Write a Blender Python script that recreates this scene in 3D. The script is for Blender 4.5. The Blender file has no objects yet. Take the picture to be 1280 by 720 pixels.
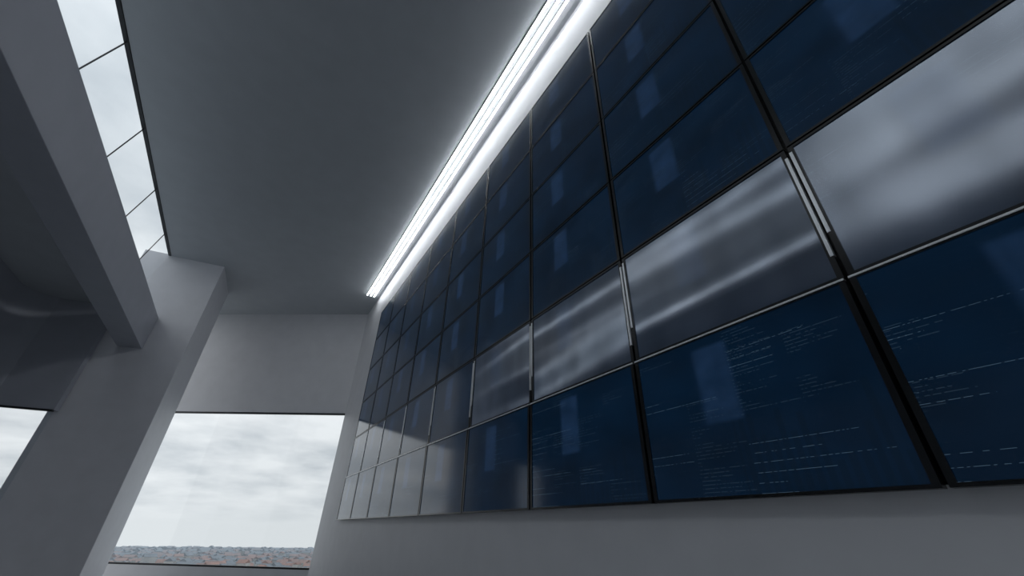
import bpy, bmesh, math, random
from mathutils import Matrix, Vector
random.seed(4)
D=2.0; EYE=1.6
def W(x,y,z): return Vector((x*D,y*D,z*D+EYE))
scene=bpy.context.scene
FLOOR=-EYE/D

# ---------------------------------------------------------------- helpers
class NT:
    def __init__(s,tree): s.t=tree; s.n=tree.nodes; s.l=tree.links
    def node(s,ty,**kw):
        n=s.n.new(ty)
        for k,v in kw.items(): setattr(n,k,v)
        return n
    def put(s,inp,v):
        if isinstance(v,bpy.types.NodeSocket): s.l.new(v,inp)
        else: inp.default_value=v
    def m(s,op,a,b=0.0,c=0.0):
        n=s.node('ShaderNodeMath',operation=op)
        s.put(n.inputs[0],a); s.put(n.inputs[1],b); s.put(n.inputs[2],c)
        return n.outputs[0]
    def xyz(s,a,b,c=0.0):
        n=s.node('ShaderNodeCombineXYZ')
        for i,v in enumerate((a,b,c)): s.put(n.inputs[i],v)
        return n.outputs[0]
    def white(s,v):
        n=s.node('ShaderNodeTexWhiteNoise',noise_dimensions='3D'); s.put(n.inputs['Vector'],v); return n.outputs['Value']
    def noise(s,v,scale,detail=2,rough=.5):
        n=s.node('ShaderNodeTexNoise'); 
        if v is not None: s.put(n.inputs['Vector'],v)
        n.inputs['Scale'].default_value=scale; n.inputs['Detail'].default_value=detail; n.inputs['Roughness'].default_value=rough
        return n.outputs['Fac']
    def ramp(s,f,stops):
        n=s.node('ShaderNodeValToRGB'); s.put(n.inputs[0],f)
        e=n.color_ramp.elements
        while len(e)<len(stops): e.new(.5)
        for i,(p,c) in enumerate(stops):
            e[i].position=p; e[i].color=(*c,1)
        return n.outputs[0]
    def mix(s,f,a,b,bl='MIX'):
        n=s.node('ShaderNodeMix',data_type='RGBA',blend_type=bl)
        s.put(n.inputs[0],f)
        s.put(n.inputs[6],a if not isinstance(a,tuple) else (*a,1)); s.put(n.inputs[7],b if not isinstance(b,tuple) else (*b,1))
        return n.outputs[2]
    def pos(s): return s.node('ShaderNodeNewGeometry').outputs['Position']

def mat(name,color,rough=.6,metal=0.0,var=.06,scale=3.0,bump=.0,spec=.5):
    m=bpy.data.materials.new(name); m.use_nodes=True
    N=NT(m.node_tree); b=N.n['Principled BSDF']
    f=N.noise(N.pos(),scale,4)
    lo=tuple(c*(1-var) for c in color); hi=tuple(min(1,c*(1+var)) for c in color)
    N.put(b.inputs['Base Color'],N.ramp(f,[(.3,lo),(.7,hi)]))
    b.inputs['Roughness'].default_value=rough; b.inputs['Metallic'].default_value=metal
    b.inputs['Specular IOR Level'].default_value=spec
    if bump:
        bn=N.node('ShaderNodeBump'); bn.inputs['Strength'].default_value=bump; bn.inputs['Distance'].default_value=.01
        N.put(bn.inputs['Height'],N.noise(N.pos(),60,3)); N.l.new(bn.outputs[0],b.inputs['Normal'])
    return m

def obj(name,verts,faces,material,parent=None,bevel=0,smooth=False):
    me=bpy.data.meshes.new(name); me.from_pydata([tuple(v) for v in verts],[],faces); me.update()
    bm=bmesh.new(); bm.from_mesh(me); bmesh.ops.recalc_face_normals(bm,faces=bm.faces); bm.to_mesh(me); bm.free()
    o=bpy.data.objects.new(name,me); scene.collection.objects.link(o)
    me.materials.append(material)
    if parent: o.parent=parent
    if bevel:
        md=o.modifiers.new('bevel','BEVEL'); md.width=bevel; md.segments=2; md.limit_method='ANGLE'
    if smooth:
        for p in me.polygons: p.use_smooth=True
    return o
def prism(name,foot,z0,z1,material,parent=None,bevel=0):
    n=len(foot)
    v=[W(x,y,z0) for x,y in foot]+[W(x,y,z1) for x,y in foot]
    f=[tuple(range(n)),tuple(range(n,2*n))]+[(i,(i+1)%n,n+(i+1)%n,n+i) for i in range(n)]
    return obj(name,v,f,material,parent,bevel)
def box(name,x0,x1,y0,y1,z0,z1,material,parent=None,bevel=0):
    return prism(name,[(x0,y0),(x1,y0),(x1,y1),(x0,y1)],z0,z1,material,parent,bevel)
def empty(name):
    e=bpy.data.objects.new(name,None); scene.collection.objects.link(e); return e

# ---------------------------------------------------------------- materials
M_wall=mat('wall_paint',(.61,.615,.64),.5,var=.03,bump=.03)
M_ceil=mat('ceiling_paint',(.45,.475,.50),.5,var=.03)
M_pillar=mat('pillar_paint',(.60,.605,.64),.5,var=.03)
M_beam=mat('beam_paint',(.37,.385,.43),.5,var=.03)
M_floor=mat('floor_concrete',(.42,.43,.44),.4,var=.1,scale=1.2)
M_frame=mat('frame_dark',(.03,.032,.036),.35,metal=.5)
M_bezel=mat('bezel_black',(.006,.007,.008),.25,spec=.5)
M_trim=mat('trim_steel_highlight',(.80,.82,.85),.35,metal=.6)  # lightened so the trim carries painted edge highlights
M_white=mat('cove_white',(.36,.37,.39),.5,var=.02)

def glass(name):
    m=bpy.data.materials.new(name); m.use_nodes=True; N=NT(m.node_tree)
    N.n.remove(N.n['Principled BSDF']); out=N.n['Material Output']
    t=N.node('ShaderNodeBsdfTransparent'); t.inputs[0].default_value=(.95,.97,.98,1)
    g=N.node('ShaderNodeBsdfGlossy'); g.inputs['Roughness'].default_value=.02
    x=N.node('ShaderNodeMixShader'); x.inputs[0].default_value=.05; N.l.new(t.outputs[0],x.inputs[1]); N.l.new(g.outputs[0],x.inputs[2])
    N.l.new(x.outputs[0],out.inputs[0]); return m
M_glass=glass('window_glass')

def emis(name,col,st):
    m=bpy.data.materials.new(name); m.use_nodes=True; N=NT(m.node_tree); b=N.n['Principled BSDF']
    b.inputs['Emission Color'].default_value=(*col,1); b.inputs['Emission Strength'].default_value=st
    return m
M_tube=emis('led_tube',(.93,.97,1.0),13.0)

def screen(name,gloss,rough,ior):
    m=bpy.data.materials.new(name); m.use_nodes=True; N=NT(m.node_tree); b=N.n['Principled BSDF']
    uv=N.node('ShaderNodeUVMap',uv_map='UVMap').outputs[0]; ti=N.node('ShaderNodeUVMap',uv_map='tile').outputs[0]
    s1=N.node('ShaderNodeSeparateXYZ'); N.l.new(uv,s1.inputs[0]); u,v=s1.outputs[0],s1.outputs[1]
    s2=N.node('ShaderNodeSeparateXYZ'); N.l.new(ti,s2.inputs[0]); tx,ty=s2.outputs[0],s2.outputs[1]
    tid=N.m('ADD',N.m('MULTIPLY',tx,7.31),N.m('MULTIPLY',ty,13.7))
    # base panel blue
    big=N.noise(N.xyz(N.m('ADD',u,tid),v,ty),2.2,2)
    base=N.ramp(big,[(.3,(.0007,.0044,.0115)),(.7,(.0013,.0082,.0215))])
    # text rows
    def text(rows,cols,dens,seed,wid):
        r=N.m('MULTIPLY',v,rows); ri=N.m('FLOOR',r); fr=N.m('FRACT',r)
        lm=N.m('LESS_THAN',fr,wid)
        c=N.m('MULTIPLY',u,cols); ci=N.m('FLOOR',c); fc=N.m('FRACT',c)
        blk=N.m('GREATER_THAN',N.white(N.xyz(N.m('ADD',tid,seed),ci,N.m('FLOOR',N.m('MULTIPLY',v,7.0)))),1-dens)
        ln=N.m('LESS_THAN',fc,N.m('POWER',N.white(N.xyz(N.m('ADD',tid,ci),ri,seed)),1.5))
        ch=N.m('GREATER_THAN',N.white(N.xyz(N.m('FLOOR',N.m('MULTIPLY',u,150.0)),ri,tid)),.3)
        return N.m('MULTIPLY',N.m('MULTIPLY',lm,blk),N.m('MULTIPLY',ln,ch))
    t1=text(46.0,4.0,.32,3.0,.22); t2=text(19.0,2.0,.28,9.0,.05)
    tx_=N.m('ADD',N.m('MULTIPLY',t1,.020),N.m('MULTIPLY',t2,.075))
    # pale window rectangle
    def step(x,e,w=.02):
        n=N.node('ShaderNodeMapRange',interpolation_type='SMOOTHSTEP'); N.put(n.inputs[0],x)
        N.put(n.inputs[1],N.m('SUBTRACT',e,w)); N.put(n.inputs[2],N.m('ADD',e,w)); return n.outputs[0]
    def rect(u0,u1,v0,v1):
        a=N.m('MULTIPLY',step(u,u0),N.m('SUBTRACT',1.0,step(u,u1)))
        return N.m('MULTIPLY',a,N.m('MULTIPLY',step(v,v0),N.m('SUBTRACT',1.0,step(v,v1))))
    off=N.m('MULTIPLY',N.white(N.xyz(tid,2.0,1.0)),.05)
    rr=rect(N.m('ADD',.31,off),N.m('ADD',.48,off),.42,.93)
    rn=N.noise(N.xyz(N.m('ADD',u,tid),v,0.0),7.0,2)
    rr=N.m('MULTIPLY',rr,N.m('ADD',.05,N.m('MULTIPLY',rn,1.1)))
    # darker histogram bars along the lower half
    bi=N.m('FLOOR',N.m('MULTIPLY',u,26.0)); bh=N.m('MULTIPLY',N.white(N.xyz(bi,tid,5.0)),.42)
    bars=N.m('MULTIPLY',N.m('LESS_THAN',v,N.m('ADD',bh,.08)),N.m('GREATER_THAN',N.m('FRACT',N.m('MULTIPLY',u,26.0)),.4))
    bars=N.m('MULTIPLY',bars,N.m('GREATER_THAN',u,.45))
    c=N.mix(N.m('MULTIPLY',bars,.4),base,(.001,.004,.009))
    c=N.mix(N.m('MULTIPLY',rr,.8),c,(.011,.029,.070))
    tc=N.mix(1.0,(.45,.75,1.0),N.xyz(tx_,tx_,tx_),'MULTIPLY')
    c=N.mix(1.0,c,tc,'ADD')
    N.put(b.inputs['Base Color'],(.003,.006,.011,1)); b.inputs['Roughness'].default_value=rough
    b.inputs['IOR'].default_value=ior
    N.l.new(c,b.inputs['Emission Color']); b.inputs['Emission Strength'].default_value=.7 if gloss else 1.0
    if gloss:
        g=N.node('ShaderNodeBsdfGlossy'); g.inputs['Roughness'].default_value=rough
        g.inputs['Color'].default_value=(.78,.86,1,1)
        x=N.node('ShaderNodeMixShader')
        # very gently rolling satin film
        h1=N.noise(N.xyz(N.m('ADD',N.m('MULTIPLY',u,.25),tid),N.m('MULTIPLY',v,1.5),0.0),1.3,0)
        h2=N.noise(N.xyz(N.m('ADD',N.m('MULTIPLY',u,5.0),tid),N.m('MULTIPLY',v,.3),4.0),1.2,0)
        bn=N.node('ShaderNodeBump'); bn.inputs['Strength'].default_value=1.0; bn.inputs['Distance'].default_value=1.0
        N.put(bn.inputs['Height'],N.m('ADD',N.m('MULTIPLY',h1,.10),N.m('MULTIPLY',h2,.0035)))
        N.l.new(bn.outputs[0],g.inputs['Normal'])
        fn=N.noise(N.xyz(N.m('ADD',N.m('MULTIPLY',u,3.5),tid),N.m('MULTIPLY',v,1.0),0.0),1.3,1)
        N.put(x.inputs[0],N.m('MULTIPLY',gloss,N.m('ADD',.35,N.m('MULTIPLY',fn,1.3))))
        N.l.new(b.outputs[0],x.inputs[1]); N.l.new(g.outputs[0],x.inputs[2]); N.l.new(x.outputs[0],N.n['Material Output'].inputs[0])
    return m
M_scr=screen('display_glass',0,.10,1.45)
M_scr2=screen('display_glass_satin',.30,.21,1.45)

# ---------------------------------------------------------------- shell
CZ=3.07; YB=-3.0
RW=1.03
def fy(x): return 7.11-.669*x       # slanted far facade
def fac(x,off=0.0):                  # point on facade, pushed outward
    n=Vector((.556,.831)); return (x+n.x*off,fy(x)+n.y*off)
def facade(name,x0,x1,z0,z1,m,o0=0,o1=.12,parent=None,bevel=0):
    return prism(name,[fac(x0,o0),fac(x1,o0),fac(x1,o1),fac(x0,o1)],z0,z1,m,parent,bevel)

prism('wall_right',[(RW,YB),(RW+.12,YB),(RW+.12,fy(RW+.12)),(RW,fy(RW))],FLOOR,CZ+.1,M_wall)
# ceiling with an unseen rooflight, added behind the viewpoint to brighten the room
RX0,RX1,RY0,RY1=-1.3,.7,-2.8,-.9
ce=empty('ceiling')
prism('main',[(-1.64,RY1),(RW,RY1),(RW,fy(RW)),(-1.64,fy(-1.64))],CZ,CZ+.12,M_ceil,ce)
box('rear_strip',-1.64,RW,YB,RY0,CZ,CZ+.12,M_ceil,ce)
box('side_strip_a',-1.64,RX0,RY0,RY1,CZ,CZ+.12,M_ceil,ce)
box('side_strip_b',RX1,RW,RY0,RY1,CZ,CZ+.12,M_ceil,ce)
w=empty('added_rooflight')
box('pane',RX0,RX1,RY0,RY1,CZ+.08,CZ+.084,M_glass,w)
for i in range(1,4): box('rafter_%d'%i,RX0+.5*i-.015,RX0+.5*i+.015,RY0,RY1,CZ+.03,CZ+.08,M_frame,w)

prism('floor',[(-2.7,YB),(RW,YB),(RW,fy(RW)),(-1.9,fy(-1.9)),(-2.7,6.3)],FLOOR-.1,FLOOR,M_floor)
wf=empty('wall_far')
facade('lintel',RW,-1.95,1.445,CZ,M_wall,parent=wf)
facade('spandrel',RW,-1.95,FLOOR,-.44,M_wall,parent=wf)
w=empty('window_1')
facade('head_frame',RW,-1.3,1.425,1.445,M_frame,.01,.05,w)
facade('sill_frame',RW,-1.3,-.44,-.42,M_frame,.01,.05,w)
facade('pane',RW,-1.3,-.42,1.425,M_glass,.03,.034,w)

# left bay: back wall with rounded corner and long left wall
path=[(-1.85,6.10),(-1.93,6.115),(-2.36,6.20)]
c=Vector((-2.36,5.93)); R=.27
for a in range(0,91,9):
    t=math.radians(90+a); path.append((c.x+R*math.cos(t),c.y+R*math.sin(t)))
path.append((-2.63,YB))
def ribbon(name,pts,z0,z1,m,parent=None,th=.08):
    out=[]
    for i,p in enumerate(pts):
        a=Vector(pts[max(0,i-1)]); b=Vector(pts[min(len(pts)-1,i+1)]); d=(b-a).normalized()
        out.append((p[0]+d.y*th,p[1]-d.x*th))
    v=[];f=[]
    for (p,q) in zip(pts,out):
        v+= [W(p[0],p[1],z0),W(p[0],p[1],z1),W(q[0],q[1],z1),W(q[0],q[1],z0)]
    n=len(pts)
    for i in range(n-1):
        a=4*i;b=a+4
        for k in range(4): f.append((a+k,a+(k+1)%4,b+(k+1)%4,b+k))
    f+=[(0,1,2,3),(4*n-4,4*n-3,4*n-2,4*n-1)]
    o=obj(name,v,f,m,parent)
    for p in o.data.polygons: p.use_smooth=True
    o.data.set_sharp_from_angle(angle=math.radians(35))
    return o
LZ=2.2
wl=empty('wall_left')
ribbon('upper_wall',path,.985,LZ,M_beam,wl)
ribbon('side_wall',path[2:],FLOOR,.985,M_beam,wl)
ribbon('spandrel',path[:3],FLOOR,-.44,M_wall,wl)
w=empty('window_2')
ribbon('pane',[(-1.85,6.12),(-2.36,6.22)],-.44,.97,M_glass,w,-.004)
ribbon('head_frame',[(-1.85,6.115),(-2.36,6.215)],.967,.985,M_frame,w,-.03)
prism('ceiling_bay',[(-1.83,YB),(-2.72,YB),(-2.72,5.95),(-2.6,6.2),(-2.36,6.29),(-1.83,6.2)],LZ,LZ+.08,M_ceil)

# clerestory: inclined glazing between the two ceilings
cl=empty('window_3')
gx=lambda z: -1.64-.2*(CZ-z)
def slab(name,y0,y1,z0,z1,th,m,parent,off=0.):
    v=[]
    for y in (y0,y1):
        for z in (z0,z1):
            v.append(W(gx(z)+off,y,z)); v.append(W(gx(z)+off-th,y,z))
    return obj(name,v,[(0,1,3,2),(4,5,7,6),(0,1,5,4),(2,3,7,6),(0,2,6,4),(1,3,7,5)],m,parent)
slab('pane',YB,6.2,LZ+.02,CZ+.0,.004,M_glass,cl,-.02)
for i in range(-5,5):
    y=5.62-.895*(4-i)
    if y>YB: slab('mullion_%d'%(i+6),y-.003,y+.003,LZ+.02,CZ,.008,M_frame,cl,-.014)
slab('head_rail',YB,6.2,CZ-.005,CZ+.01,.03,M_frame,cl,-.003)
box('sill_rail',-1.86,-1.79,YB,6.1,LZ,LZ+.05,M_beam,cl)

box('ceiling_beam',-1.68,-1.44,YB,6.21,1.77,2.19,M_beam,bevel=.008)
prism('pillar',[(-1.93,6.22),(-1.03,6.09),(-.98,6.93),(-1.9,7.05)],FLOOR,CZ+.02,M_pillar,bevel=.01)

# unseen back wall; glazing read from the light, made tall to brighten the room
wb=empty('wall_back')
box('top',-2.7,RW,YB-.1,YB,2.7,CZ,M_wall,wb)
box('bottom',-2.7,RW,YB-.1,YB,FLOOR,-.7,M_wall,wb)
w=empty('window_4')
for i,x in enumerate((-2.65,-1.75,-.85,.05,.97)): box('mullion_%d'%i,x,x+.03,YB-.08,YB-.02,-.7,2.7,M_frame,w)
box('pane',-2.6,.98,YB-.05,YB-.046,-.7,2.7,M_glass,w)

# ---------------------------------------------------------------- LED strip at the ceiling
cove=empty('led_strip_light')
Y1=5.72
box('tray',.835,1.0,YB+.1,Y1+.01,CZ-.008,CZ-.001,M_white,cove)
for i,x in enumerate((.838,.888,.938)):
    box('tube_%d'%i,x,x+.013,YB+.1,Y1,CZ-.031,CZ-.020,M_tube,cove)
    box('channel_%d'%i,x-.002,x+.015,YB+.1,Y1,CZ-.020,CZ-.009,M_frame,cove)

# ---------------------------------------------------------------- video wall
vw=empty('video_wall')
P=.618; H=.4145; Y0=.26; Z0=.077
gap=.0045; bz=.012
bv=[];bf=[]
scr={0:([],[],[]),1:([],[],[])}
def addbox(V,F,x0,x1,y0,y1,z0,z1,front=True):
    k=len(V)
    V+= [W(x0,y0,z0),W(x0,y1,z0),W(x0,y1,z1),W(x0,y0,z1),W(x1,y0,z0),W(x1,y1,z0),W(x1,y1,z1),W(x1,y0,z1)]
    fs=[(4,5,6,7),(0,1,5,4),(1,2,6,5),(2,3,7,6),(3,0,4,7)]
    if front: fs.append((0,1,2,3))
    F+= [tuple(k+a for a in f) for f in fs]
tv=[];tf=[]
for j in range(6):
    xf=1.0-(.008 if j==0 else 0)
    for i in range(-3,8):
        y0=Y0+i*P+gap; y1=Y0+(i+1)*P-gap; z0=Z0+j*H+gap*.6; z1=Z0+(j+1)*H-gap*.6
        # bezel ring
        addbox(bv,bf,xf,xf+.022,y0,y0+bz,z0,z1); addbox(bv,bf,xf,xf+.022,y1-bz,y1,z0,z1)
        addbox(bv,bf,xf,xf+.022,y0+bz,y1-bz,z0,z0+bz*.6); addbox(bv,bf,xf,xf+.022,y0+bz,y1-bz,z1-bz*.6,z1)
        addbox(bv,bf,xf+.006,xf+.022,y0+bz,y1-bz,z0+bz*.6,z1-bz*.6)
        # slim steel edge trim, made pale to paint highlights on the lower rows
        if j==0: addbox(tv,tf,xf-.0025,xf+.01,y0,y1,z1-.0035,z1+.0008)
        if j==1:
            addbox(tv,tf,xf-.0015,xf+.01,y0-.001,y0+.0065,z0+.06,z1-.03)
            addbox(tv,tf,xf-.0015,xf+.01,y1-.0065,y1+.001,z0+.12,z1-.02)
        V,F,T=scr[1 if (j==1 and i<3) else 0]
        k=len(V); a,b_,c_,d_=y1-bz,y0+bz,z0+bz*.6,z1-bz*.6
        V+= [W(xf+.003,a,c_),W(xf+.003,b_,c_),W(xf+.003,b_,d_),W(xf+.003,a,d_)]
        F.append((k,k+1,k+2,k+3)); T.append((i+4,j))
obj('bezels',bv,bf,M_bezel,vw)
obj('edge_highlight_trim',tv,tf,M_trim,vw)
for key,nm,mm in ((0,'screens_gloss',M_scr),(1,'screens_satin',M_scr2)):
    V,F,T=scr[key]
    me=bpy.data.meshes.new(nm); me.from_pydata([tuple(v) for v in V],[],F); me.update()
    me.materials.append(mm)
    a=me.uv_layers.new(name='UVMap'); b_=me.uv_layers.new(name='tile')
    for p in me.polygons:
        for q,l in enumerate(p.loop_indices):
            a.data[l].uv=((0,0),(1,0),(1,1),(0,1))[q]; b_.data[l].uv=T[p.index]
    o=bpy.data.objects.new(nm,me); scene.collection.objects.link(o); o.parent=vw
box('mounting_rail',1.02,1.03,Y0-3*P,Y0+8*P,Z0+.01,Z0+6*H-.01,M_bezel,vw)

# ---------------------------------------------------------------- outside: city and land
HG=-75.0
def outmat(name,fn):
    m=bpy.data.materials.new(name); m.use_nodes=True; N=NT(m.node_tree); b=N.n['Principled BSDF']; b.inputs['Roughness'].default_value=.9
    b.inputs['Specular IOR Level'].default_value=0
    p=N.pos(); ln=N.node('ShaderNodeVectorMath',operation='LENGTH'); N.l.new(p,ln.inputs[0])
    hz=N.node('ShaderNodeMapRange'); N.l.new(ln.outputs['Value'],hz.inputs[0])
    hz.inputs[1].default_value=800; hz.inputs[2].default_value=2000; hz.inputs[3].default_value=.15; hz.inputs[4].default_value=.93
    N.put(b.inputs['Base Color'],N.mix(hz.outputs[0],fn(N,p),(.34,.38,.42)))  # aerial haze painted into the base colour, stronger with distance
    return m
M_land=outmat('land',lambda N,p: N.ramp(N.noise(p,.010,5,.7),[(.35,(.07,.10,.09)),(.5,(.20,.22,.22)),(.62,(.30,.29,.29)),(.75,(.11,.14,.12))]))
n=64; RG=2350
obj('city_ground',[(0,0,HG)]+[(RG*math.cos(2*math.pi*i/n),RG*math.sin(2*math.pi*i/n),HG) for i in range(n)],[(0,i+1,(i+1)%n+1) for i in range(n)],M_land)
hv=[[],[],[]];hf=[[],[],[]]
for k in range(2400):
    a=math.radians(random.uniform(72,128)); r=random.uniform(800,2100)
    x,y=r*math.cos(a),r*math.sin(a); w_,l_,h=random.uniform(9,17),random.uniform(12,30),random.uniform(3,8)
    if random.random()<.04 and r<1600: h=random.uniform(10,18)
    t=random.uniform(0,math.pi); ca,sa=math.cos(t),math.sin(t)
    q=lambda px,py,pz:(x+px*ca-py*sa,y+px*sa+py*ca,HG+pz)
    V,F=hv[0],hf[0]
    b0=len(V); V+=[q(-w_/2,-l_/2,0),q(w_/2,-l_/2,0),q(w_/2,l_/2,0),q(-w_/2,l_/2,0),q(-w_/2,-l_/2,h),q(w_/2,-l_/2,h),q(w_/2,l_/2,h),q(-w_/2,l_/2,h)]
    F+=[(b0,b0+1,b0+5,b0+4),(b0+1,b0+2,b0+6,b0+5),(b0+2,b0+3,b0+7,b0+6),(b0+3,b0,b0+4,b0+7)]
    s=1 if random.random()<.5 else 2
    V,F=hv[s],hf[s]; b0=len(V); rh=h+w_*.35
    V+=[q(-w_/2-.5,-l_/2,h),q(w_/2+.5,-l_/2,h),q(w_/2+.5,l_/2,h),q(-w_/2-.5,l_/2,h),q(0,-l_/2,rh),q(0,l_/2,rh)]
    F+=[(b0,b0+3,b0+5,b0+4),(b0+1,b0+4,b0+5,b0+2),(b0,b0+4,b0+1),(b0+3,b0+2,b0+5)]
city=empty('city_buildings')
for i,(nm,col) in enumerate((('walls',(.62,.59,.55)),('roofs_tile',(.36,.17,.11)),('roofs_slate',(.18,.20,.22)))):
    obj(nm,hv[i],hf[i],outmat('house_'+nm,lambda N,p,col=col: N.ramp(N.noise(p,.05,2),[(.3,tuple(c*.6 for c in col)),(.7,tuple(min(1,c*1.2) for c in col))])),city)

# ---------------------------------------------------------------- sky (overcast: brighter towards the zenith)
wd=bpy.data.worlds.new('overcast_sky'); scene.world=wd; wd.use_nodes=True; N=NT(wd.node_tree)
bg=N.n['Background']; tc=N.node('ShaderNodeTexCoord').outputs['Generated']
s=N.node('ShaderNodeSeparateXYZ'); N.l.new(tc,s.inputs[0])
el=N.m('MAXIMUM',s.outputs[2],0.0)
zz=N.m('ADD',el,.20)
v=N.xyz(N.m('DIVIDE',s.outputs[0],zz),N.m('DIVIDE',s.outputs[1],zz),1.7)
f1=N.noise(v,2.0,7,.55); f2=N.noise(v,.8,3,.5)
f=N.m('ADD',N.m('MULTIPLY',f1,.55),N.m('MULTIPLY',f2,.45))
col=N.ramp(f,[(.36,(.46,.50,.54)),(.45,(.62,.65,.68)),(.51,(.76,.78,.80)),(.59,(.90,.91,.92))])
hzf=N.m('POWER',N.m('SUBTRACT',1.0,N.m('MINIMUM',el,1.0)),22.0)
col=N.mix(hzf,col,(.78,.80,.81))
N.l.new(col,bg.inputs[0]); N.put(bg.inputs[1],N.m('ADD',1.06,N.m('MULTIPLY',N.m('POWER',el,1.8),.85)))

# ---------------------------------------------------------------- camera
cd=bpy.data.cameras.new('camera'); cam=bpy.data.objects.new('camera',cd); scene.collection.objects.link(cam)
r=Vector((.85298,-.52135,.02246)); fw=Vector((.43625,.73628,.51750)).normalized()
r=(r-fw*r.dot(fw)).normalized(); up=r.cross(fw)
M=Matrix((r,up,-fw)).transposed().to_4x4(); M.translation=Vector((0,0,EYE)); cam.matrix_world=M
cd.sensor_width=36; cd.lens=507/1280*36; cd.clip_end=6000; cd.clip_start=.05
scene.camera=cam
scene.view_settings.view_transform='Standard'
